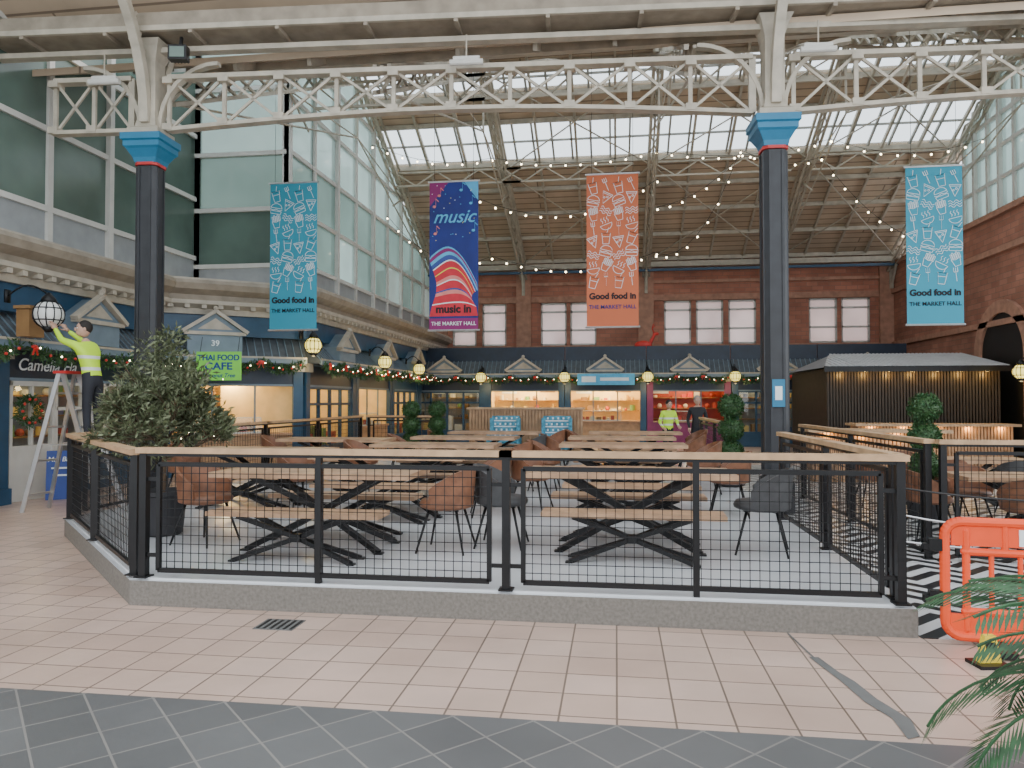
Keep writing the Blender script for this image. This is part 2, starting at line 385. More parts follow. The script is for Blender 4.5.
for x,y in ((5.0,9.6),(8.2,9.9),(5.2,12.2)):
    inst(tblm,'dining_table',(x,y,.007)); inst(chb,'dining_chair',(x-.5,y-.7,.007),R(180)); inst(chg,'dining_chair',(x+.5,y-.7,.007),R(175))
    inst(chb,'dining_chair',(x-.5,y+.7,.007),0); inst(chb,'dining_chair',(x+1.25,y,.007),R(-90))
    inst(chb,'dining_chair',(x-1.25,y,.007),R(90))
b=MB(); b.bx(-3.6,-.8,18.0,18.06,DZ,1.42,'slatwood')
for i in range(36): b.bx(-3.58+i*.078,-3.53+i*.078,17.96,18.0,DZ,1.42,'slatwood')
b.bx(-3.65,-.75,17.93,18.1,1.42,1.47,'railwood'); b.obj('timber_slat_screen')
b=MB()
b.bx(-.33,.33,-.3,.3,.28,.45,'chairblue'); b.bx(-.33,.33,.22,.34,.28,1.05,'chairblue')
for sx in (-1,1):
    b.bx(sx*.33-.05,sx*.33+.05,-.3,.32,.28,.65,'chairblue'); b.bx(sx*.32-.04,sx*.32+.04,.08,.32,.6,1.0,'chairblue')
    for sy in(-1,1): b.tube((sx*.28,sy*.25,.28),(sx*.31,sy*.28,0),.02,'wood',.014)
for i in range(4):
    b.bx(-.28,.28,.21,.219,.5+i*.14,.53+i*.14,'ink')
    for j in range(5): b.bx(-.27+j*.125+.03*(i%2),-.23+j*.125+.03*(i%2),.208,.219,.55+i*.14,.6+i*.14,'ink')
am=b.mesh('wingback_armchair')
inst(am,'wingback_armchair',(-2.65,17.5,DZ),0); inst(am,'wingback_armchair',(-1.4,17.5,DZ),0)
# ------------------------------------------------------------------ topiary, olive, palm
def topiary(r,zs,pz=0):
    b=MB(); b.lathe([(.17,0),(.22,.02),(.25,.38+pz),(.24,.40+pz),(.21,.39+pz),(.2,.34+pz)],'pot',20)
    b.tube((0,0,.3),(0,0,zs[-1]),.02,'bark')
    for z in zs:
        b.sph((0,0,z),r*.9,'leaf',16,10); b.leaves(800,(0,0,z),(r,r,r),.045,.025,['leaf','leaf','leafp'],.86)
    return b.mesh('topiary_tree')
t1=topiary(.2,[.56,.95,1.33]); t2=topiary(.17,[.6,.92,1.23]); t3=topiary(.2,[.72,1.13,1.53],.12)
for x,y,z,t in ((1.90,12.75,DZ,t1),(4.25,11.0,.007,t3),(-4.2,14.9,DZ,t2),(-3.75,15.3,DZ,t2)):
    inst(t,'topiary_tree',(x,y,z))
b=MB(); b.lathe([(.19,0),(.21,.02),(.25,.42),(.27,.43),(.27,.47),(.23,.47),(.22,.40)],'pot',24)
b.tube((0,0,.38),(.02,.01,.85),.03,'bark',.026)
tips=[]
def branch(p,d,l,r,depth):
    q=p+d*l; b.tube(p,q,r,'bark',r*.7,n=5)
    if depth==0: tips.append((p,q)); return
    for _ in range(4 if depth>1 else 3):
        e=(d+Vector((random.gauss(0,.5),random.gauss(0,.5),random.gauss(.15,.35)))).normalized()
        branch(q,e,l*random.uniform(.62,.9),r*.62,depth-1)
for i in range(8):
    a=2*math.pi*i/8+.2; branch(Vector((.02,.01,.80+.02*i)),Vector((math.cos(a)*.9,math.sin(a)*.9,.35+.5*(i%2))).normalized(),.30,.016,3)
branch(Vector((.02,.01,.85)),Vector((.15,0,1)).normalized(),.36,.018,3); branch(Vector((.02,.01,.85)),Vector((-.25,.1,1)).normalized(),.36,.018,3)
for p,q in tips:
    for _ in range(15):
        c=p.lerp(q,random.random()); c=c+Vector((random.gauss(0,.02),random.gauss(0,.02),random.gauss(0,.02)))
        d=((q-p).normalized()+Vector((random.gauss(0,.6),random.gauss(0,.6),random.gauss(0,.6)))).normalized()
        sd=d.cross(Vector((random.random(),random.random(),random.random()))).normalized()
        b.leaf(c,d,sd,.08*random.uniform(.7,1.3),.026,random.choice(['leafo','leafo','leafo2']))
for cx,cy,cz,r,nn in ((-.38,0,1.15,.36,650),(.35,.05,1.2,.36,650),(0,-.25,1.05,.38,650),(-.3,.2,1.6,.36,600),(.28,-.1,1.62,.34,600),(0,0,1.9,.30,480),(.02,.1,2.1,.17,180),(0,.35,1.35,.4,500),(-.1,-.2,1.45,.35,500)):
    b.leaves(nn,(cx,cy,cz),(r,r,r*.9),.08,.026,['leafo','leafo','leafo2'],.15)
for _ in range(14):
    a=random.uniform(0,6.28); z=random.uniform(1.0,1.9); rr=.55*random.uniform(.6,1.1)
    b.sph((math.cos(a)*rr,math.sin(a)*rr,z),.006,'bulb',5,4)
b.obj('olive_tree',(-4.82,7.35,DZ))
b=MB(); b.lathe([(.17,0),(.2,.02),(.24,.56),(.25,.58),(.21,.58),(.2,.54)],'pot',20)
for i in range(34):
    a=2*math.pi*i/34*3+random.uniform(-.1,.1); el=random.uniform(.15,1.3); L0=random.uniform(.75,1.0)
    p=Vector((0,0,.54)); pts=[p.copy()]; dirh=Vector((math.cos(a),math.sin(a),0)); e=el+.35
    for j in range(14):
        p=p+(dirh*math.cos(e)+Vector((0,0,math.sin(e))))*L0/14; e-=.13; pts.append(p.copy())
    b.path(pts,.006,'leafp',5)
    side=dirh.cross(Vector((0,0,1)))
    for j in range(3,len(pts)):
        for u in (0,.33,.66):
            c=pts[j-1].lerp(pts[j],u); fw=(pts[j]-pts[j-1]).normalized()
            ll=.22*math.sin(math.pi*min(1,(j-2+u)/14)*.8+.35)
            for s in (-1,1):
                d=(side*s*.8+fw*.75+Vector((0,0,-.3))).normalized()
                b.leaf(c,d,fw,ll,.020,'leafp')
b.obj('potted_palm',(1.93,2.85,0))
# ------------------------------------------------------------------ orange barrier, yellow marker
b=MB()
def rb(p,q,r=.028): b.tube(p,q,r,'orange',n=10); b.sph(p,r,'orange',10,6); b.sph(q,r,'orange',10,6)
Lb=1.9
def arc(cx,cz,r,a0,a1,rad):
    pts=[(cx+r*math.cos(R(a0+(a1-a0)*i/6)),0,cz+r*math.sin(R(a0+(a1-a0)*i/6))) for i in range(7)]
    for p,q in zip(pts,pts[1:]): rb(p,q,rad)
arc(.16,.72,.10,90,180,.032); arc(.16,.15,.10,180,270,.032)
rb((.06,0,.15),(.06,0,.72),.032); rb((.16,0,.82),(Lb,0,.82),.032); rb((.16,0,.05),(Lb,0,.05),.032); rb((Lb,0,.05),(Lb,0,.82),.032)
rb((.18,0,.62),(Lb,0,.62),.026); rb((.18,0,.22),(Lb,0,.22),.026); rb((.19,0,.10),(.19,0,.76),.024)
for i in range(5): rb((.42+i*.34,0,.62),(.42+i*.34,0,.82),.022)
for i in range(9): rb((.34+i*.17,0,.22),(.34+i*.17,0,.62),.016)
b.bx(.10,Lb,-.010,.010,.66,.79,'orange'); b.bx(.5,1.3,-.02,.02,.67,.78,'ink'); b.bx(.08,Lb,-.01,.01,.07,.20,'orange')
for x in (.35,1.5):
    b.bx(x-.05,x+.05,-.28,.28,.0,.04,'black')
b.box(.0,0,.66,.08,.06,.08,'black'); b.box(-.04,0,.645,.07,.05,.04,'black'); b.box(.0,0,.30,.08,.06,.1,'black'); b.box(-.04,0,.29,.07,.05,.05,'black')
b.obj('safety_barrier',(2.15,5.42,.007),R(-7))
b=MB(); b.prism([(-.07,0.02),(.07,0.02),(.035,.19),(-.035,.19)],-.02,.02,'yellow'); b.bx(-.10,.10,-.08,.08,0,.022,'black'); b.bx(-.03,.03,-.024,-.02,.11,.15,'black')
b.obj('yellow_floor_marker',(2.29,5.0,0),R(10))
# ------------------------------------------------------------------ columns & girder
CL=Vector((-7.3,10.75,0)); CR=Vector((2.32,11.33,0)); GD=(CR-CL).normalized(); ga=math.atan2(GD.y,GD.x)
b=MB()
sqf=lambda s:[(s*x,s*y) for x,y in ((-.11,-.165),(.11,-.165),(.165,-.11),(.165,.11),(.11,.165),(-.11,.165),(-.165,.11),(-.165,-.11))]
def oct_(s,z0,z1,k):
    q=sqf(s); b.add([(x,y,z0) for x,y in q]+[(x,y,z1) for x,y in q],[tuple(range(8))[::-1],tuple(range(8,16))]+[(i,(i+1)%8,8+(i+1)%8,8+i) for i in range(8)],k)
oct_(1.4,0,.45,'column'); oct_(1.2,.45,.52,'column'); oct_(1.0,.52,5.32,'column')
for sx in (-1,1):
    for y in (-.168,.168): b.box(sx*.09,y,2.95,.035,.025,4.7,'column')
    for x in (-.168,.168): b.box(x,sx*.09,2.95,.025,.035,4.7,'column')
oct_(1.12,5.33,5.375,'red')
def sq(b,prof,k):
    b2=[(r*math.sqrt(2),z) for r,z in prof]; b.lathe(b2,k,4)
sq(b,[(.17,5.375),(.19,5.45),(.26,5.57),(.29,5.60),(.29,5.68),(.32,5.70),(.32,5.80)],'capblue')
sq(b,[(.25,5.80),(.25,5.90),(.17,5.95),(.14,6.1),(.14,7.0),(.2,7.2),(.25,7.3)],'cream')
for sx in (-1,1):
    pts=[(sx*(.16+.95*(1-math.cos(t*math.pi/2/8))),0,5.95+1.0*math.sin(t*math.pi/2/8)) for t in range(9)]
    for p,q in zip(pts,pts[1:]): b.beam(p,q,.12,.06,'cream')
    pts=[(0,sx*(.16+2.2*(1-math.cos(t*math.pi/2/10))),6.0+2.4*math.sin(t*math.pi/2/10)) for t in range(11)]
    for p,q in zip(pts,pts[1:]): b.beam(p,q,.14,.12,'cream')
    pts2=[(0,sx*(.16+1.5*(1-math.cos(t*math.pi/2/10))),6.6+1.7*math.sin(t*math.pi/2/10)) for t in range(11)]
    for p,q in zip(pts,pts2): b.beam(p,q,.04,.04,'cream')
cm=b.mesh('column')
c1=inst(cm,'column',CL,ga); c2=inst(cm,'column',CR,ga); c3=inst(cm,'column',CR+GD*9.64,ga)
b=MB(); b.bx(-.09,.09,-.20,-.19,1.55,1.95,'capblue'); b.bx(-.05,.05,-.205,-.20,1.65,1.85,'ink'); b.obj('notice_plaque',CR,ga)
def lattice(b,S,E,zb,zt,arch,n,k,w=.10,cw=.06):
    S=Vector(S);E=Vector(E); D=E-S
    def B(i): t=i/n; p=S+D*t; p.z=zb+arch*math.sin(math.pi*t); return p
    def T(i): p=S+D*(i/n); p.z=zt; return p
    for i in range(n):
        b.beam(B(i),B(i+1),w*1.6,cw,k); b.beam(T(i),T(i+1),w*1.6,cw*1.2,k); b.beam(B(i),T(i),w*.6,w*.45,k)
        b.beam(B(i+1),T(i),w*.35,w*.4,k)
        b.beam(B(i),T(i+1),w*.35,w*.4,k)
        b.box(B(i).x,B(i).y,B(i).z+.04,.16,w*1.8,.10,k,ga); b.box(T(i).x,T(i).y,T(i).z-.05,.16,w*1.8,.10,k,ga)
    b.beam(B(n),T(n),w,w,k)
for S,E in ((CL-GD*1.6,CL-GD*.3),(CL+GD*.3,CR-GD*.3),(CR+GD*.3,CR+GD*9.3)):
    b=MB(); n=max(2,int((E-S).length/.85)); lattice(b,S,E,5.92,6.75,.2 if n>4 else 0,n,'cream'); b.obj('lattice_girder')
b=MB(); A=CL-GD*2.6; E=CR+GD*9.7
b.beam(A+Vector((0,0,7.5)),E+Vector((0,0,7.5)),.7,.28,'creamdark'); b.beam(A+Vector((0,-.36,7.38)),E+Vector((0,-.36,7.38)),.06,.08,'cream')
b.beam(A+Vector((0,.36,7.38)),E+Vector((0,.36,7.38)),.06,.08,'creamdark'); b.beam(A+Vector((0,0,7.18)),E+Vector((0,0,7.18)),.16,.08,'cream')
for i in range(16):
    p=A+(E-A)*(i+.5)/16; b.box(p.x,p.y-.03,7.33,.06,.7,.08,'creamdark',ga)
b.obj('gutter_beam')
b=MB(); b.box(0,0,0,.28,.14,.22,'black'); b.box(0,-.075,0,.22,.01,.16,'dark_glass'); b.beam((0,.05,.1),(0,.1,.3),.04,.04,'black')
for i in range(5): b.box(-.1+i*.05,.09,0,.01,.06,.2,'black')
b.obj('floodlight',(-6.65,10.45,6.98),R(10))
for x,y,z in ((-7.9,10.45,6.62),(-2.2,10.75,6.70),(2.9,11.05,6.70)):
    b=MB(); b.tube((-.25,0,0),(.25,0,0),.045,'white',n=10); b.box(0,0,.06,.4,.05,.05,'white'); b.tube((0,0,.08),(0,.0,.42),.012,'cream'); b.obj('tube_luminaire',(x,y,z),ga)
# ------------------------------------------------------------------ roof
SL=.468; RY=20.6
def zr(Y): return 7.15+(30-Y)*SL if Y>RY else 7.15+(Y-11.2)*SL
b=MB()
def strip(y0,y1,x0,x1,kind,f=None):
    f=f or zr; za,zb=f(y0),f(y1)
    if kind=='b':
        b.add([(x0,y0,za),(x1,y0,za),(x1,y1,zb),(x0,y1,zb),(x0,y0,za+.12),(x1,y0,za+.12),(x1,y1,zb+.12),(x0,y1,zb+.12)],
              [(0,1,2,3),(7,6,5,4),(0,4,5,1),(1,5,6,2),(2,6,7,3),(3,7,4,0)],'boards')
    else:
        b.quad([(x0,y0,za+.05),(x1,y0,za+.05),(x1,y1,zb+.05),(x0,y1,zb+.05)],'sky_glass')
        n=max(2,int((x1-x0)/.62))
        for i in range(n+1):
            x=x0+(x1-x0)*i/n; b.beam((x,y0,za),(x,y1,zb),.06,.09,'bar')
        ym=(y0+y1)/2; b.beam((x0,ym,f(ym)),(x1,ym,f(ym)),.05,.06,'bar')
for y0,y1,k in ((30,24.6,'b'),(24.6,22.9,'g'),(22.9,21.9,'b'),(21.9,20.95,'g'),(20.95,RY,'b')): strip(y0,y1,-7.6,11,k)
for y0,y1,k in ((RY,20,'b'),(20,17.8,'g'),(17.8,16.6,'b'),(16.6,13.4,'g'),(13.4,11.3,'b')): strip(y0,y1,-7.6,11,k)
strip(16.3,13,-10,-7.6,'g'); strip(13,11.3,-10,-7.6,'b')
zn=lambda Y:7.66+(11.2-Y)*.468
for y0,y1,k in ((11.2,9.4,'b'),(9.4,6.4,'g'),(6.4,5.6,'b'),(5.6,1.5,'g')): strip(y0,y1,-10.2,13,k,zn)
b.obj('ceiling')
b=MB()
for y in (29.6,28.2,26.9,25.7,24.55,22.85,21.9,20.9,19.9,17.8,16.6,15.0,13.4,12.2):
    z=zr(y)-.1; b.beam((-7.6,y,z),(11,y,z),.08,.14,'cream')
b.bx(-7.6,11,29.5,29.95,6.9,7.1,'cream'); b.beam((-7.6,29.4,6.75),(11,29.4,6.75),.1,.1,'blue')
b.obj('roof_purlins')
for X in (-7.45,-3.72,1.2,6.1,10.4):
    b=MB()
    for sgn,ye in ((1,29.9),(-1,11.4)):
        n=12
        for i in range(n):
            ya=ye+(RY-ye)*i/n; yb=ye+(RY-ye)*(i+1)/n
            za=zr(ya)-.22; zb=zr(yb)-.22
            for o in (-.12,.12):
                b.beam((X+o,ya,za),(X+o,yb,zb),.07,.08,'cream'); b.beam((X+o,ya,za-.42),(X+o,yb,zb-.42),.07,.07,'cream')
            b.beam((X,ya,za),(X,yb,zb-.42),.05,.05,'cream'); b.beam((X,ya,za-.42),(X,yb,zb),.05,.05,'cream')
            b.beam((X-.12,ya,za-.42),(X+.12,yb,zb-.42),.03,.03,'cream'); b.beam((X+.12,ya,za-.42),(X-.12,yb,zb-.42),.03,.03,'cream')
        ym=(ye+RY)/2
        b.tube((X,ye,zr(ye)-.6),(X,RY,9.3),.025,'cream',n=6)
        b.tube((X,ym,zr(ym)-.6),(X,ym+ (RY-ym)*.25,(zr(ye)-.6)*.4+9.3*.6),.03,'cream',n=6)
        b.tube((X,ye+(RY-ye)*.5,zr(ym)-.6),(X,RY,9.3),.02,'cream',n=6)
    b.tube((X,RY,9.3),(X,RY,11.2),.03,'cream',n=6)
    b.beam((X,29.8,7.0),(X,29.8,5.9),.12,.12,'cream'); b.beam((X,29.8,6.0),(X,29.3,6.75),.08,.08,'cream')
    b.obj('roof_truss')
b=MB()
for X in (-6.3,-5.0,-2.5,-1.25,0,2.45,3.65,4.9,7.2,8.3,9.4):   # common rafters
    b.beam((X,29.8,zr(29.8)-.06),(X,RY,zr(RY)-.1),.07,.12,'cream'); b.beam((X,11.5,zr(11.5)-.06),(X,RY,zr(RY)-.1),.07,.12,'cream')
b.obj('roof_rafters')
b=MB()
for X in (-3.72,1.2,6.1):
    x2=X+4.9 if X<6 else 10.4
    for ya,yb in ((29.5,24.6),(24.6,20.9)):
        b.tube((X,ya,zr(ya)-.3),(x2,yb,zr(yb)-.3),.025,'cream',n=5); b.tube((x2,ya,zr(ya)-.3),(X,yb,zr(yb)-.3),.025,'cream',n=5)
for yy,z0,z1 in ((17.4,8.9,9.5),(24.2,8.9,9.35)):
    for X0 in (-7.4,-3.72,1.2,6.1):
        x2=X0+4.3; n=6
        for i in range(n):
            a=X0+(x2-X0)*i/n; c=X0+(x2-X0)*(i+1)/n
            b.beam((a,yy,z0),(c,yy,z0),.06,.06,'cream'); b.beam((a,yy,z1),(c,yy,z1),.06,.06,'cream')
            b.beam((a,yy,z0 if i%2 else z1),(c,yy,z1 if i%2 else z0),.04,.04,'cream')
for s in (0,.25,.5,.75,1,1.25,1.5):
    p=CL+(CR-CL)*s
    b.tube((p.x,p.y,6.75),(p.x+1.2,14.2,zr(14.2)-.3),.035,'cream',n=6); b.tube((p.x,p.y,6.75),(p.x-1.2,14.2,zr(14.2)-.3),.035,'cream',n=6)
b.obj('roof_bracing')
# ------------------------------------------------------------------ far wall
b=MB(); b.bx(-10,12,30,30.4,0,3.87,'brick'); b.bx(-10,12,30,30.4,5.6,7.1,'brick')
wins=[(-6.2,1.0),(-4.95,1.0),(-2.5,1.05),(-1.3,1.05),(2.44,1.05),(3.68,1.05),(4.93,1.05),(7.96,1.05),(9.16,1.05)]
edges=[-10]
for x,wd in wins: edges+=[x-wd/2,x+wd/2]
edges.append(12)
for i in range(0,len(edges),2): b.bx(edges[i],edges[i+1],30,30.4,3.87,5.6,'brick')
b.bx(-7.6,10.5,29.93,30,3.68,3.86,'stone'); b.bx(-7.6,10.5,29.93,30,5.62,5.85,'stone'); b.bx(-7.6,10.5,29.9,30,6.3,6.42,'stone')
for x in (-7.2,-3.72,1.2,6.1,10.3): b.bx(x-.3,x+.3,29.85,30,3.5,6.9,'stone')
b.obj('wall_far')
for i,(x,wd) in enumerate(wins):
    b=MB(); x0,x1=x-wd/2,x+wd/2
    for a,c in ((x0,x0+.07),(x1-.07,x1)): b.bx(a,c,30.05,30.15,3.87,5.6,'white')
    for z in (3.87,4.45,5.2,5.53): b.bx(x0,x1,30.05,30.15,z,z+.07,'white')
    b.quad([(x0,30.12,3.87),(x1,30.12,3.87),(x1,30.12,5.6),(x0,30.12,5.6)],'winpane')
    b.obj('window_%d'%(i+1))
# ------------------------------------------------------------------ right wall
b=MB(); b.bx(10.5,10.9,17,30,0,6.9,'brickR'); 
for z in (3.7,5.7,6.75): b.bx(10.4,10.5,17,30,z,z+.16,'stone')
pts=[(20.7,0),(23.0,0)]+[(21.85+1.15*math.cos(math.pi*i/14),2.9+1.15*math.sin(math.pi*i/14)) for i in range(15)]
vs=[(10.47,y,z) for y,z in pts]; b.add(vs,[tuple(range(len(vs)))],'kioskd')  # flat near-black panel: shade of the arch recess put into the colour
for i in range(14):
    p=[(21.85+rr*math.cos(math.pi*k/14),2.9+rr*math.sin(math.pi*k/14)) for k,rr in ((i,1.15),(i+1,1.15),(i+1,1.5),(i,1.5))]
    b.add([(10.40,y,z) for y,z in p]+[(10.5,y,z) for y,z in p],[(0,1,2,3),(0,4,5,1),(2,6,7,3),(1,5,6,2)],'stone')
b.bx(10.40,10.5,20.35,20.7,0,2.9,'stone'); b.bx(10.40,10.5,23.0,23.35,0,2.9,'stone')
b.obj('wall_right')
def glazing(name,P,Q,levels,sp,kinds,top=None,zmax=12):
    b=MB(); P=Vector((P[0],P[1],0));Q=Vector((Q[0],Q[1],0)); D=Q-P; n=max(1,round(D.length/sp))
    tz=(lambda v:min(zmax,zr(v.y))) if top else (lambda v:zmax)
    for i in range(n+1):
        p=P+D*i/n; b.beam((p.x,p.y,levels[0]),(p.x,p.y,tz(p)),.12 if i%2 else .2,.12,'white')
    for i in range(n):
        p=P+D*i/n;q=P+D*(i+1)/n; lv=levels+[zmax+1]
        for j in range(len(levels)):
            a,c=lv[j],lv[j+1]
            t1,t2=min(c,tz(p)),min(c,tz(q))
            if a<t1 or a<t2:
                k=kinds[min(j,len(kinds)-1)]
                if isinstance(k,(list,tuple)): k=k[i%len(k)]
                b.quad([(p.x,p.y,a),(q.x,q.y,min(a,99)),(q.x,q.y,max(a,t2)),(p.x,p.y,max(a,t1))],k)
            if a<tz(p) and a<tz(q): b.beam((p.x,p.y,a),(q.x,q.y,a),.13,.1,'white')
    return b.obj(name)
glazing('wall_right_clerestory',(10.6,12),(10.6,24.2),[6.9,7.8,8.7,9.6,10.5],.7,['pale_glass'],True)
# ------------------------------------------------------------------ left upper walls
glazing('wall_left',(-9.9,4),(-9.9,16.3),[4.2,5.0,6.4,7.9,9.4],1.55,['panel','dark_glass','dark_glass','dark_glass','teal_glass'],zmax=10.5)
glazing('wall_left_return',(-9.9,16.3),(-7.6,16.3),[4.2,4.8,6.13,7.45,9.0],2.3,['panel','dark_glass','teal_glass','pale_glass','pale_glass'],zmax=10.0)
glazing('wall_left_gallery',(-7.6,16.3),(-7.6,29.9),[4.2,4.95,6.2,7.5,8.8,10.1],1.5,['panel',['teal_glass','teal_glass','pale_glass'],'teal_glass','pale_glass','pale_glass'],True)
path=[(-9.6,2.5),(-9.6,14.5),(-7.2,16.3),(-7.2,29.8)]
def sweep(b,path,prof,k,closed=True):
    ps=[Vector(p) for p in path]; ns=[]
    for a,c in zip(ps,ps[1:]):
        d=(c-a).normalized(); ns.append(Vector((d.y,-d.x)))
    off=[]
    for i in range(len(ps)):
        if i==0: off.append(ns[0])
        elif i==len(ps)-1: off.append(ns[-1])
        else: off.append((ns[i-1]+ns[i])/(1+ns[i-1].dot(ns[i])))
    n=len(prof); vs=[]
    for p,o in zip(ps,off):
        for u,z in prof: vs.append((p.x+o.x*u,p.y+o.y*u,z))
    fs=[]
    for i in range(len(ps)-1):
        for j in range(n): fs.append((i*n+j,i*n+(j+1)%n,(i+1)*n+(j+1)%n,(i+1)*n+j))
    fs.append(tuple(range(n))); b.add(vs,fs,k)
b=MB()
sweep(b,path,[(-.3,3.05),(.12,3.05),(.12,3.55),(-.3,3.55)],'blue')
sweep(b,path,[(-.3,3.5),(.2,3.5),(.22,3.62),(.4,3.7),(.4,3.78),(-.3,3.78)],'cream')
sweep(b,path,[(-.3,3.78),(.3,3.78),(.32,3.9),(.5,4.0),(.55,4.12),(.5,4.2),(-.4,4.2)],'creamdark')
sweep(b,path,[(-.4,4.2),(.42,4.2),(.42,4.25),(-.4,4.25)],'cream')
for a,c in zip(path,path[1:]):
    a=Vector(a);c=Vector(c); d=(c-a); n=int(d.length/.3); dn=d.normalized(); nn=Vector((dn.y,-dn.x)); rz=math.atan2(dn.y,dn.x)
    for i in range(n):
        p=a+d*(i+.5)/n+nn*.28; b.box(p.x,p.y,3.66,.1,.2,.1,'cream',rz)
b.obj('trim_cornice')
# ------------------------------------------------------------------ shops
def shop(w_,kind,base='blue',fas='navy',inner='shopwall',E=45,goods=True,pz=0,pcx=None,shelves=(.95,1.35,1.75),red=False):
    b=MB()
    for x in (.11,w_-.11):
        b.bx(x-.11,x+.11,-.08,.05,0,2.5,base); b.bx(x-.14,x+.14,-.12,.05,0,.25,base); b.bx(x-.14,x+.14,-.14,.05,2.3,2.5,'cream')
    b.bx(0,w_,-.03,.1,1.98,2.5,fas); b.bx(0,w_,-.05,.1,2.46,2.53,'ltblue'); b.bx(.22,w_-.22,-.04,.1,1.96,2.01,'ltblue')
    b.add([(0,-.42,2.55),(w_,-.42,2.55),(w_,.12,3.1),(0,.12,3.1),(0,-.42,2.50),(w_,-.42,2.50),(w_,.12,2.50),(0,.12,2.5)],
          [(0,1,2,3),(4,7,6,5),(0,4,5,1),(0,3,7,4),(1,5,6,2)],'slate')
    n=int(w_/.16)
    for i in range(n): b.beam((w_*(i+.5)/n,-.41,2.575),(w_*(i+.5)/n,.1,3.1),.02,.02,'ltblue')
    b.bx(0,w_,-.46,-.40,2.47,2.60,'ltblue'); b.bx(0,w_,-.47,-.43,2.57,2.61,'cream')
    cx=pcx or w_/2; z0=pz; b.prism([(cx-.55,2.62),(cx+.55,2.62),(cx+.55,2.75+z0),(cx,3.12+z0),(cx-.55,2.75+z0)],-.46,.0,'ltblue')
    b.prism([(cx-.35,2.78+z0),(cx+.35,2.78+z0),(cx,3.02+z0)],-.475,-.46,'cream')
    for sg in (-1,1): b.beam((cx+sg*.66,-.5,2.72+z0),(cx,-.5,3.17+z0),.14,.07,'cream')
    b.bx(cx-.62,cx+.62,-.52,-.40,2.66+z0,2.73+z0,'cream')
    b.sph((cx,-.5,3.22+z0),.06,'cream',8,6)
    b.bx(0,w_,.1,.2,2.5,3.6,'navy')
    D=2.0
    b.bx(0,w_,D,D+.05,0,2.5,inner); b.bx(0,.04,.05,D,0,2.5,inner); b.bx(w_-.04,w_,.05,D,0,2.5,inner); b.bx(0,w_,.1,D,2.42,2.5,inner)
    pal=['g1','g2','g3','g4','g5','g6','g3','g6','g5'] if not red else ['g1','pink2','g1','g3']
    for z in shelves:
        b.bx(.2,w_-.2,D-.35,D,z-.03,z,'g5')
        x=.25
        while x<w_-.35:
            ww=random.uniform(.06,.26); hh=random.uniform(.06,.22)
            if random.random()<.7:
                kk=random.choice(pal)
                q=random.random()
                if q<.4: b.tube((x+ww/2,D-.2,z),(x+ww/2,D-.2,z+hh),ww*.4,kk,n=8)
                elif q<.65: b.sph((x+ww/2,D-.2,z+ww*.35),ww*.42,kk,8,6)
                else: b.bx(x,x+ww,D-.3,D-.1,z,z+hh,kk)
            x+=ww+.05
    b.bx(.3,.9,D-.02,D,1.9,2.3,'ink'); b.bx(w_-1.1,w_-.5,D-.02,D,1.95,2.3,'g5')
    b.tube((.4,1.0,2.36),(w_-.4,1.0,2.36),.025,'tube',n=6)
    if kind=='open':
        b.bx(.22,w_-.22,0,.5,0,.85,'slatwood' if base!='purple' else 'purple'); b.bx(.2,w_-.2,-.06,.55,.85,.9,'wood')
        b.bx(.5,w_-.9,.02,.42,.90,.93,'white'); b.bx(.5,w_-.9,.1,.42,1.24,1.26,'white')
        b.quad([(.5,.02,.93),(w_-.9,.02,.93),(w_-.9,.1,1.25),(.5,.1,1.25)],'clear')
        for x in (.5,w_-.9): b.beam((x,.02,.93),(x,.1,1.25),.02,.02,'white')
        x=.58
        while x<w_-1.1:
            ww=random.uniform(.08,.18); b.bx(x,x+ww,.12,.35,.93,.93+random.uniform(.05,.16),random.choice(['g1','g3','g6','g5','g3'] if not red else pal)); x+=ww+.05
        for x in (w_*.35,w_*.65): b.bx(x-.02,x+.02,0,.04,.9,1.98,'ltblue')
    elif kind=='glass':
        b.bx(.22,w_-.22,0,.08,0,.5,base)
        nn=4
        for i in range(nn+1):
            x=.22+(w_-.44)*i/nn; b.bx(x-.035,x+.035,-.02,.06,.5,1.98,base)
        for z in (.5,1.55,1.94): b.bx(.22,w_-.22,-.02,.06,z-.03,z+.03,base)
        b.quad([(.22,.02,.5),(w_-.22,.02,.5),(w_-.22,.02,1.96),(.22,.02,1.96)],'clear')
        x=.35
        while x<w_-.6:
            ww=random.uniform(.12,.35); b.bx(x,x+ww,.25,.5,.5,.6+random.uniform(.08,.5),random.choice(['g1','g2','g3','g6','g5','g4'])); x+=ww+.1
    elif kind=='door':
        dx=.3; b.bx(dx,dx+.95,0,.05,0,.9,'white'); 
        for x in (dx,dx+.9): b.bx(x,x+.06,-.02,.06,.0,1.96,'white')
        b.bx(dx,dx+.95,-.02,.06,1.88,1.96,'white'); b.bx(dx+.45,dx+.5,-.01,.05,.9,1.9,'white'); b.quad([(dx,.02,.9),(dx+.95,.02,.9),(dx+.95,.02,1.9),(dx,.02,1.9)],'clear')
        b.bx(dx+1.0,w_-.22,0,.08,0,.7,base)
        x0=dx+1.0; nn=4
        for i in range(nn+1):
            x=x0+(w_-.22-x0)*i/nn; b.bx(x-.03,x+.03,-.02,.06,.7,1.98,'white')
        for z in (.7,1.5,1.94): b.bx(x0,w_-.22,-.02,.06,z-.03,z+.03,'white')
        b.quad([(x0,.02,.7),(w_-.22,.02,.7),(w_-.22,.02,1.96),(x0,.02,1.96)],'clear')
    return b
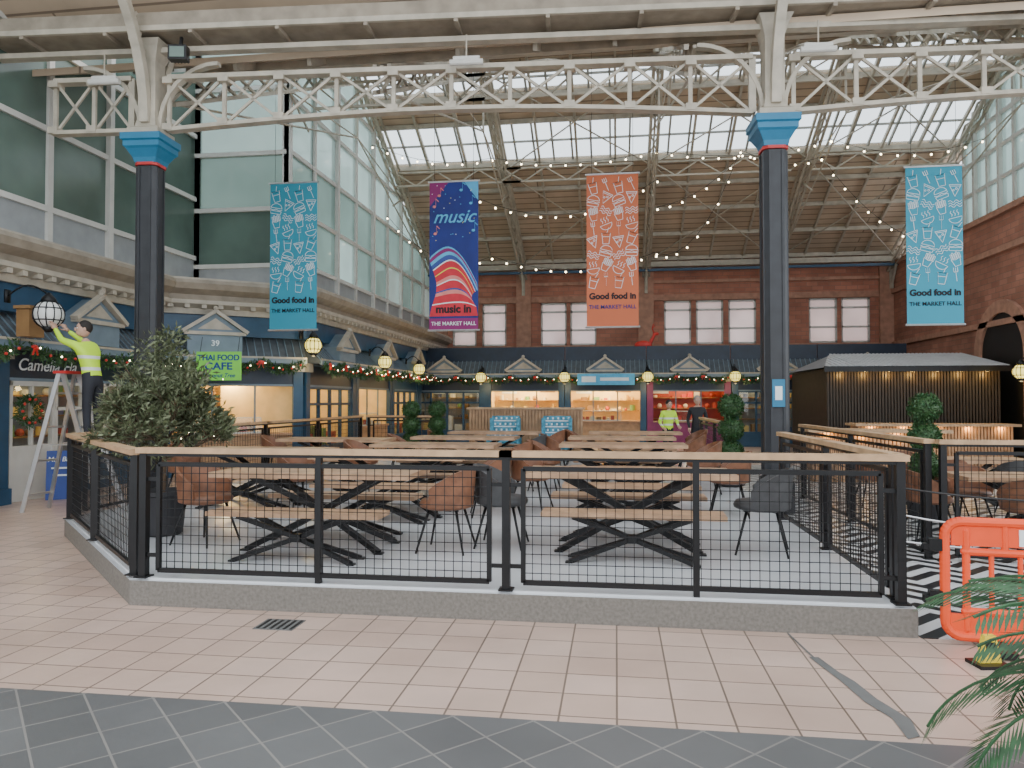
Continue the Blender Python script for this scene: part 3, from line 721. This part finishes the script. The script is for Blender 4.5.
def garland(b,x0,x1,y,z,sag,n=3):
    w_=(x1-x0)/n
    for i in range(n):
        for j in range(18):
            t=(j+random.random())/18; x=x0+w_*(i+t); zz=z-sag*4*t*(1-t)
            b.leaves(22,(x,y,zz),(.10,.08,.10),.10,.026,['leaf','leafp'],.2)
            if j%4==0: b.sph((x,y-.10,zz),.024,'pink2',8,6)
            if j%6==1: b.sph((x,y-.12,zz+.03),.015,'bulb',6,4)
        x=x0+w_*i; b.sph((x,y-.1,z),.05,'pink2',8,6,(1.4,.5,.7)); b.beam((x,y-.11,z),(x-.05,y-.11,z-.13),.03,.01,'pink2'); b.beam((x,y-.11,z),(x+.05,y-.11,z-.13),.03,.01,'pink2')
def putshop(loc,rz,w_,kind,**k):
    E=k.get('E',45); b=shop(w_,kind,**k); garland(b,.1,w_-.1,-.52,2.48,.16,3)
    o=b.obj('market_shop',(loc[0],loc[1],.0),rz)
    if E>0: light('POINT','shop_light',(w_/2,1.0,2.2),E,(1,.76,.38),.15,parent=o)
    return o
s=putshop((-9.6,3.8),R(90),3.2,'glass',E=30,pz=.33); s=putshop((-9.6,7.05),R(90),3.2,'door',E=30,pz=.33)
s=putshop((-9.6,10.28),R(90),4.1,'door',inner='panel',E=30,pz=.33,pcx=1.75)
text('Camelia Ha',(1.05,-.06,2.22),.28,'ink',0,s,.002,.25)
b=MB(); 
for i in range(40):
    a=2*math.pi*i/40; b.leaves(16,(.2*math.cos(a),0,.2*math.sin(a)),(.06,.06,.06),.07,.02,['leaf','leafp'],.2)
    if i%4==0: b.sph((.2*math.cos(a),-.06,.2*math.sin(a)),.025,'pink2',6,4)
b.obj('christmas_wreath',(.6,-.1,1.47),0,parent=s)
b=MB(); b.box(0,0,0,.22,.3,.42,'g5'); b.box(0,0,.24,.28,.36,.05,'g5'); b.obj('speaker_box',(-8.95,10.25,2.83),0)
ang=math.atan2(1.8,2.4)
s=putshop((-9.6,14.5),ang,3.0,'open',E=110,pz=.38,pcx=1.05,shelves=(1.3,1.7)); text('39',(1.05,-.47,2.86),.17,'ink',0,s,.003)
for i,(k,e,f) in enumerate((('glass',60,'navy'),('open',80,'navy'),('glass',60,'blue'),('open',45,'navy'))):
    s=putshop((-7.2,16.35+i*3.35),R(90),3.3,k,E=e,fas=f,pz=.2,shelves=(.6,1.0,1.4,1.8))
for i,(x,k,e,bs,inn,rd) in enumerate(((-7.7,'glass',25,'blue','panel',0),(-4.78,'open',210,'blue','shopwall',0),(-1.84,'open',200,'blue','shopwall',0),(1.1,'open',60,'purple','g1',1),(4.05,'glass',22,'blue','panel',0),(7.0,'glass',12,'blue','panel',0))):
    s=putshop((x,27.0),0,2.92,k,E=e,base=bs,inner=inn,red=bool(rd),shelves=(1.25,1.65) if e>100 else (.95,1.35,1.75))
b=MB(); b.bx(-1.0,1.0,-.03,.03,-.2,.2,'bsky'); b.bx(-.85,-.35,-.04,-.03,-.1,.1,'ink'); b.bx(-.2,.8,-.04,-.03,-.05,.06,'ink'); b.obj('shop_sign_blue',(-.35,26.25,2.38))
b=MB(); b.bx(-7.2,10.5,27.12,30,3.05,3.12,'slate'); b.obj('shop_roof_far')
b=MB()
b.sph((0,0,.55),.2,'pink2',12,8,(1.6,.7,.8))
for sx in (-.22,.22):
    for sy in (-.07,.07): b.tube((sx,sy,.5),(sx*1.15,sy,0),.035,'pink2',.025)
b.tube((.24,0,.6),(.4,0,.92),.07,'pink2',.05); b.sph((.45,0,.95),.08,'pink2',10,6,(1.5,.8,.8))
for sy in (-1,1):
    b.path([(.38,sy*.03,1.0),(.32,sy*.12,1.15),(.36,sy*.2,1.3)],.016,'pink2'); b.tube((.32,sy*.12,1.15),(.42,sy*.14,1.25),.012,'pink2')
b.obj('reindeer_figure',(1.0,27.5,3.12))
b=MB(); b.bx(-.47,.47,-.02,.02,-.3,.3,'green')
for x in (-.4,.4): b.tube((x,0,.3),(x,.1,.62),.006,'wire',n=5)
s=b.obj('cafe_sign',(-8.22,14.45,2.36),R(6))
text('THAI FOOD',(0,-.024,.17),.165,'signblue',0,s,.004); text('CAFE',(0,-.024,-.01),.21,'signblue',0,s,.005,sx=1.2); text('Coconut Tree',(0,-.024,-.2),.12,'signblue',0,s,.001,.3)
b=MB(); b.beam((0,0,0),(0,0.12,.8),.45,.02,'signblue'); b.beam((0,.35,0),(0,.15,.8),.45,.02,'signblue')
for i in range(4): b.box(0,.045+i*.018-.02,.52-i*.12,.3-.04*(i%2),.008,.03,'ink')
s=b.obj('a_board_sign',(-9.12,11.15,0),R(35)); text('Mrs Bake',(0,.07,.66),.11,'ink',0,s,.002,.2)
# ------------------------------------------------------------------ lanterns
def lantern(k,r=.19,arm=.45):
    b=MB(); b.sph((0,0,0),r,k,16,12)
    for i in range(6):
        a=math.pi*i/6
        pts=[((r+.004)*math.cos(a)*math.cos(t),(r+.004)*math.sin(a)*math.cos(t),(r+.004)*math.sin(t)) for t in [2*math.pi*j/24 for j in range(25)]]
        b.path(pts,.009,'black',4)
    for z in (-.09,.09):
        q=math.sqrt(r*r-z*z)+.004; b.path([(q*math.cos(2*math.pi*j/20),q*math.sin(2*math.pi*j/20),z) for j in range(21)],.009,'black',4)
    b.lathe([(.12,r-.03),(.09,r+.04),(.02,r+.12)],'black',12); b.lathe([(.04,-r-.06),(.11,-r+.02)],'black',12)
    pts=[(0,arm*t,r+.08+.16*math.sin(math.pi*t)) for t in [j/8 for j in range(9)]]; b.path(pts,.014,'black',6)
    b.box(0,arm,r+.08,.1,.03,.2,'black')
    return b.mesh('globe_lantern',True)
lm,lo=lantern('lampglow'),lantern('lampoff',.21,.7)
def putl(x,y,z,rz,m=lm,e=12):
    o=inst(m,'globe_lantern',(x,y,z),rz)
    if e: light('POINT','lamp_light',(0,0,-.36),e,(1,.76,.35),.1,parent=o)
putl(-8.47,10.05,2.94,R(90),lo,0); putl(-6.7,15.75,2.87,R(60)); putl(-6.5,20.3,2.73,R(90)); putl(-6.5,24.0,2.68,R(90))
for x in (-4.8,-1.8,1.1,4.05): putl(x,26.1,2.46,0)
putl(9.9,19.8,2.35,R(-90)); 
# ------------------------------------------------------------------ banners
def icon(b,kind,cx,cz,s,rot,k,y):
    if kind==0: ps=[[(-.35,.4),(-.25,-.5),(.25,-.5),(.35,.4),(-.35,.4)],[(-.4,.4),(.4,.4)],[(.05,.4),(.2,.85)],[(-.32,.1),(.32,.1)]]
    elif kind==1: ps=[[(-.5,.1)]+[(-.5*math.cos(math.pi*i/8),.1+.4*math.sin(math.pi*i/8)) for i in range(9)]+[(-.5,.1)],[(-.55,-.02),(-.3,-.1),(0,0),(.3,-.1),(.55,0)],[(-.5,-.15),(.5,-.15),(.45,-.4),(-.45,-.4),(-.5,-.15)]]
    elif kind==2: ps=[[(-.35,.1),(-.22,-.5),(.22,-.5),(.35,.1),(0,0),(-.35,.1)]]+[[(-.3+i*.15,.08),(-.32+i*.16,.5+.1*(i%2)),(-.22+i*.16,.5+.1*(i%2)),(-.2+i*.15,.05)] for i in range(5)]
    elif kind==3: ps=[[(0,-.6),(0,.1)],[(-.15,.5),(-.15,.15),(.15,.15),(.15,.5)],[(0,.15),(0,.5)]]
    elif kind==4: ps=[[(-.45,.4),(.45,.4),(0,-.55),(-.45,.4)],[(-.4,.28),(.4,.28)],[(.1+.08*math.cos(i*1.05),.08+.08*math.sin(i*1.05)) for i in range(7)],[(-.12+.07*math.cos(i*1.05),-.05+.07*math.sin(i*1.05)) for i in range(7)]]
    elif kind==5: ps=[[(-.5+i*.1,q+.1*math.sin(i*1.3)) for i in range(11)] for q in (.2,0,-.2)]
    else: ps=[[(-.5,0)]+[(-.5*math.cos(math.pi*i/8),-.45*math.sin(math.pi*i/8)) for i in range(9)]+[(-.5,0)]]+[[(q,.15),(q+.08,.3),(q-.04,.45),(q+.05,.6)] for q in (-.25,0,.25)]
    c,n=math.cos(rot),math.sin(rot)
    for pl in ps:
        q=[(cx+s*(x*c-z*n),y,cz+s*(x*n+z*c)) for x,z in pl]
        for p1,p2 in zip(q,q[1:]): b.beam(p1,p2,.003,.010,k)
def banner(loc,rz,kind):
    b=MB(); W,H=1.0,3.0; n=10
    main={'blue':'bblue','orange':'borange','music':'bnavy'}[kind]
    b.bx(-W/2,W/2,-.006,.006,0.0,H,main)
    b.tube((-W/2-.03,0,H),(W/2+.03,0,H),.02,'alu'); b.tube((-W/2-.03,0,0),(W/2+.03,0,0),.02,'alu')
    for x in (-.4,.4): b.tube((x,0,H),(x,0,zr(14.6)+.05-loc[2]),.004,'wire',n=4)
    if kind!='music':
        rnd=random.Random(3); kk=0
        for r in range(8):
            for c in range(4):
                icon(b,(kk*3+r+c//2)%7,-.37+.247*c,.88+r*.265+.07*(c%2),.235,rnd.uniform(-.5,.5),'ink',-.009); kk+=1
        o=b.obj('hanging_banner',loc,rz)
        text('Good food in',(0,-.012,.60),.165,'inkb',0,o,.007); text('THE MARKET HALL',(0,-.012,.39),.107,'inkb' if kind=='blue' else 'bnavy',0,o,.0015)
    else:
        b.bx(-W/2,W/2,-.008,.008,.0,.24,'bmag')
        b.quad([(-.5,-.0075,3),(-.5,-.0075,2.5),(-.1,-.0075,3)],'bmag'); b.quad([(.5,-.0075,3),(.5,-.0075,2.6),(.2,-.0075,3)],'bsky')
        cols=[('bred',.16),('ink',.02),('bred',.14),('bpinkl',.07),('signblue',.03),('bred',.13),('ink',.022),('bpinkl',.06),('bred',.11),('inky',.018),('bred',.10),('ink',.02),('signblue',.07),('bsky',.05),('bmag',.05),('bsky',.025)]
        tot=sum(c[1] for c in cols); r0=0
        def wp(r,u):
            x=-.52+1.06*u
            crest=1.68-.25*(abs(u-.36)/.58)**1.6-.62*u*u
            base=.28
            z=base+(crest-base)*(r**(.9-.35*u))*(1-.14*math.sin(3.2*u+2.5*r))
            x2=x+.34*math.sin(math.pi*r)*(.5-u)
            return (max(-.495,min(.495,x2)),-.011,z)
        for k,wd in cols:
            r1=r0+wd/tot; L_=[wp(r0,j/18) for j in range(19)]; U_=[wp(r1,j/18) for j in range(19)]
            b.add(L_+U_[::-1],[(m,m+1,36-m,37-m) for m in range(18)],k); r0=r1
        for x,z in ((-.3,2.72),(.15,2.82),(.35,2.55),(-.4,2.5),(.4,2.0),(-.38,1.95)):
            kk='bsky' if x>0 else 'bpinkl'
            b.sph((x,-.01,z),.035,kk,8,6,(1,.15,.8)); b.beam((x+.03,-.01,z),(x+.03,-.01,z+.16),.004,.012,kk); b.beam((x+.03,-.01,z+.16),(x+.09,-.01,z+.10),.004,.016,kk)
        for i in range(30):
            b.box(random.uniform(-.46,.46),-.009,random.uniform(1.75,2.95),.016,.004,.016,random.choice(['inky','ink','bsky']))
        o=b.obj('hanging_banner',loc,rz)
        text('music',(0,-.014,2.28),.37,'bsky',0,o,.003,.4); text('music in',(.0,-.016,.42),.22,'inkb',0,o,.008); text('THE MARKET HALL',(0,-.014,.13),.107,'ink',0,o,.001)
banner((-6.48,14.2,3.07),0,'blue'); banner((-3.22,14.5,3.05),0,'music'); banner((-.06,14.5,3.07),0,'orange'); banner((5.96,14.87,3.07),0,'blue')
# ------------------------------------------------------------------ string lights
def strings(ps,name='string_lights'):
    b=MB()
    for p,q,s in ps:
        p=Vector(p);q=Vector(q); L_=(q-p).length; n=max(4,int(L_/.42)); pts=[]
        for i in range(n+1):
            t=i/n; v=p.lerp(q,t); v.z-=s*4*t*(1-t); pts.append(v)
        b.path(pts,.007,'wire',4)
        for v in pts: b.tube(v,v-Vector((0,0,.06)),.010,'wire',n=5); b.sph((v.x,v.y,v.z-.085),.03,'bulb',8,6)
    return b.obj(name)
strings([((-7.3,23,7.6),(-3.7,22,6.0),.7),((-3.7,22,6.0),(1.2,22,6.0),.45),((1.2,22.3,6.0),(3.6,22.3,8.9),.9),
 ((-3.7,20,7.2),(1.2,21.5,8.0),.7),((1.2,21.5,7.2),(3.7,22.3,8.9),.3)])
strings([((-7.3,21.5,9.4),(-3.7,22,9.0),.3),((-3.7,22,9.0),(1.2,22,9.0),.25),((1.2,22,9.0),(6.1,22,9.1),.3),((6.1,22,9.1),(10.1,22,8.9),.4)])
strings([((6.1,23,8.9),(8.9,23.6,6.5),.35),((3.6,22,8.9),(6.1,23,8.9),.25)])
# ------------------------------------------------------------------ kiosk and bar
b=MB(); x0,x1,y0,y1=5.65,10.0,21.0,25.0
b.bx(x0+.05,x1-.05,y0+.06,y1,0,2.5,'kioskd')
n=56
for i in range(n):
    x=x0+(x1-x0)*(i+.5)/n; b.bx(x-.025,x+.025,y0,y0+.06,0.0,2.5,'kiosk')
for i in range(40):
    y=y0+(y1-y0)*(i+.5)/40; b.bx(x0,x0+.05,y-.03,y+.03,0,2.5,'kiosk')
xr=x0+.75
b.add([(x0-.15,y0-.3,2.52),(x1+.1,y0-.3,2.52),(x1+.1,y1-1.6,3.0),(xr,y1-1.6,3.0),(x0-.15,y0-.3,2.47),(x1+.1,y0-.3,2.47),(x1+.1,y1-1.6,2.5),(xr,y1-1.6,2.5),(x0-.15,y1,2.52),(x1+.1,y1,2.52)],
      [(0,1,2,3),(0,4,5,1),(1,5,6,2),(0,3,8),(3,2,9,8)],'corr')
for i in range(34):
    x=xr+(x1+.05-xr)*i/33; b.beam((x,y0-.3,2.54),(x,y1-1.6,3.02),.055,.05,'corrl')
for i in range(6):
    t=i/6; x=x0-.12+(xr-x0+.1)*t; b.beam((x,y0-.3,2.54),(x,y0-.3+(y1-1.3-y0)*t,2.54+.48*t),.055,.05,'corrl')
b.bx(x0-.15,x1+.1,y0-.34,y0-.3,2.40,2.55,'black')
ko=b.obj('kiosk')
for i in range(7): light('POINT','downlight',(x0+.35+i*.6,y0-.14,2.32),8,(1,.60,.18),.04,parent=ko)
b=MB(); b.bx(3.9,6.4,15.65,16.2,0.007,1.0,'slatwood'); 
for i in range(34): b.bx(3.9+i*.0735,3.95+i*.0735,15.6,15.65,.007,1.0,'slatwood')
b.bx(3.8,6.5,15.45,16.3,1.0,1.06,'railwood'); o=b.obj('bar_counter')
for i in range(4): light('POINT','counter_light',(4.2+i*.65,15.52,.95),4,(1,.6,.2),.03,parent=o)
b=MB(); b.bx(6.0,9.6,19.6,20.2,.0,1.0,'slatwood')
for i in range(48): b.bx(6.0+i*.075,6.05+i*.075,19.55,19.6,.0,1.0,'slatwood')
b.bx(5.9,9.7,19.4,20.3,1.0,1.06,'railwood'); o=b.obj('bar_counter')
for i in range(5): light('POINT','counter_light',(6.3+i*.75,19.48,.94),5,(1,.6,.2),.03,parent=o)
# ------------------------------------------------------------------ ladder
b=MB(); T=2.05
for y in (-.2,.2):
    b.beam((0,y*.8,T),(.72,y*1.3,0),.03,.08,'alu'); b.beam((-.06,y*.8,T),(-.55,y*1.3,0),.03,.06,'alu')
    b.beam((.36,y*1.05,1.0),(-.28,y*1.05,1.0),.02,.02,'alu')
for i in range(1,8):
    t=i*.25/T; x=.72*(1-t); yy=.2*(1.3-.5*t); b.beam((x,-yy,i*.25),(x,yy,i*.25),.09,.025,'alu')
    x=-.06-.49*(1-t); 
    if i%2: b.beam((x,-yy,i*.25),(x,yy,i*.25),.03,.03,'alu')
b.box(-.02,0,T+.01,.22,.4,.04,'red')
b.obj('step_ladder',(-8.05,10.0,0))
# ------------------------------------------------------------------ people
def human(name,loc,rz,J,E,lab,hpos,htilt,hairk,sc=1,hands=(),extra=None):
    names=list(J); me=bpy.data.meshes.new(name+'_skel')
    me.from_pydata([J[n][0] for n in names],[(names.index(a),names.index(c)) for a,c,_ in E],[])
    o=bpy.data.objects.new(name+'_skel',me); bpy.context.scene.collection.objects.link(o)
    sk=o.modifiers.new('Skin','SKIN'); sk.use_smooth_shade=True
    for i,n in enumerate(names):
        sv=me.skin_vertices[0].data[i]; r=J[n][1]; sv.radius=(r,r) if not isinstance(r,tuple) else r; sv.use_root=(n=='pelvis')
    ss=o.modifiers.new('Sub','SUBSURF'); ss.levels=2; ss.render_levels=2
    dg=bpy.context.evaluated_depsgraph_get(); dg.update()
    m2=bpy.data.meshes.new_from_object(o.evaluated_get(dg)); bpy.data.objects.remove(o)
    m2.name=name; m2.materials.clear(); keys=[]
    for _,_,l in E:
        if lab[l] not in keys: keys.append(lab[l])
    for k in keys: m2.materials.append(M[k])
    segs=[(Vector(J[a][0]),Vector(J[c][0]),lab[l]) for a,c,l in E]
    for p in m2.polygons:
        best=9;bk=None
        for a,c,k in segs:
            d=c-a; t=max(0,min(1,(p.center-a).dot(d)/d.length_squared)); dd=(p.center-a-d*t).length
            if dd<best: best=dd;bk=k
        p.material_index=keys.index(bk); p.use_smooth=True
    ob=inst(m2,name,loc,rz,sc=sc)
    b=MB(); b.sph((0,0,0),.1,'skin',18,12,(.80,.98,1.2)); b.sph((0,.045,-.055),.062,'skin',12,8,(.85,.85,.8))
    b.prism([(-.014,-.03),(.014,-.03),(.004,.015),(-.004,.015)],.085,.118,'skin')
    for sx in(-1,1):
        b.sph((sx*.03,.086,.012),.012,'ink',8,6); b.sph((sx*.03,.096,.012),.006,'eye',6,5); b.sph((sx*.082,0,-.005),.028,'skin',8,6,(.4,.8,1.1)); b.beam((sx*.015,.097,.035),(sx*.045,.09,.033),.01,.007,hairk)
    b.sph((0,.09,-.058),.018,'lips',8,5,(1.3,.5,.35))
    b.sph((0,-.022,.032),.104,hairk,16,10,(.86,1.0,1.02))
    h=b.obj('head',hpos,0,True,ob); h.rotation_euler=htilt
    for (w_,d,up) in hands:
        b=MB(); w_=Vector(w_); d=Vector(d).normalized(); up=Vector(up).normalized(); sd=d.cross(up).normalized()
        c=w_+d*.05; b.beam(w_,w_+d*.09,.075,.03,'skin'); 
        for i in range(4):
            bp=w_+d*.085+sd*(-.028+.0187*i); l=(.034,.042,.038,.028)[i]
            k1=bp+d*l+up*.004; k2=k1+d*l*.6-up*.02; k3=k2+d*l*.25-up*.022
            b.tube(bp,k1,.009,'skin',.0085); b.tube(k1,k2,.0085,'skin',.008); b.tube(k2,k3,.008,'skin',.006)
        tb=w_+d*.03-sd*.035; t1=tb-sd*.025+d*.03-up*.01; b.tube(tb,t1,.011,'skin',.01); b.tube(t1,t1+d*.03-up*.015,.01,'skin',.007)
        b.obj('hand',(0,0,0),0,True,ob)
    if extra: extra(ob)
    return ob
def skel(lean=0,arms=None,stride=0,headf=0):
    L1=lean
    J={'pelvis':((0,0,.95),.125),'spine':((0,L1*.35,1.12),.12),'chest':((0,L1*.8,1.32),(.15,.125)),'neck':((0,L1,1.47),.055),'nk2':((0,L1+headf*.5,1.54),.048)}
    E=[('pelvis','spine','torso'),('spine','chest','torso'),('chest','neck','torso'),('neck','nk2','skin')]
    for s,n in ((-1,'L'),(1,'R')):
        el,wr=arms[n]
        J['sh'+n]=((s*.17,L1*.95,1.41),.068); J['el'+n]=(el,.046); J['wr'+n]=(wr,.032)
        st=stride*s
        J['hip'+n]=((s*.09,0,.88),.09); J['kn'+n]=((s*.1,st*.5+.02,.49),.062); J['an'+n]=((s*.1,st*.9,.10),.045); J['toe'+n]=((s*.11,st*.9+.15,.035),.035)
        E+=[('chest','sh'+n,'torso'),('sh'+n,'el'+n,'torso'),('el'+n,'wr'+n,'sleeve'),('pelvis','hip'+n,'leg'),('hip'+n,'kn'+n,'leg'),('kn'+n,'an'+n,'leg'),('an'+n,'toe'+n,'boot')]
    return J,E
J,E=skel(.14,{'L':((-.20,.38,1.50),(-.12,.58,1.68)),'R':((.22,.36,1.48),(.10,.56,1.66))},0,.05)
human('worker_on_ladder',(-7.64,9.95,1.03),R(84),J,E,{'torso':'hivis','skin':'skin','sleeve':'hivis','leg':'trouser','boot':'boot'},(0,.19,1.67),(R(2),0,R(55)),'hair',1,
  [((-.12,.58,1.68),(.2,.6,.75),(.3,-.6,.6)),((.10,.56,1.66),(-.2,.6,.75),(-.3,-.6,.6))])
J,E=skel(.06,{'L':((-.25,.06,1.16),(-.2,.25,1.05)),'R':((.25,.02,1.14),(.22,.2,1.0))},.12)
human('worker_walking',(1.33,19.6,0),R(200),J,E,{'torso':'hivis','skin':'skin','sleeve':'hivis','leg':'trouser','boot':'boot'},(0,.1,1.63),(R(-8),0,0),'hair',.94,
  [((-.2,.25,1.05),(.1,.8,-.3),(0,.3,.9)),((.22,.2,1.0),(-.1,.8,-.4),(0,.3,.9))])
J,E=skel(.02,{'L':((-.24,-.02,1.14),(-.22,.1,.9)),'R':((.24,.0,1.14),(.2,.16,.93))},-.1)
human('pedestrian',(2.08,19.6,0),R(175),J,E,{'torso':'darkcoat','skin':'skin','sleeve':'darkcoat','leg':'trouser','boot':'boot'},(0,.05,1.64),(0,0,R(10)),'hairg',1.0,
  [((-.22,.1,.9),(0,.2,-1),(-1,0,0)),((.2,.16,.93),(0,.3,-1),(1,0,0))])
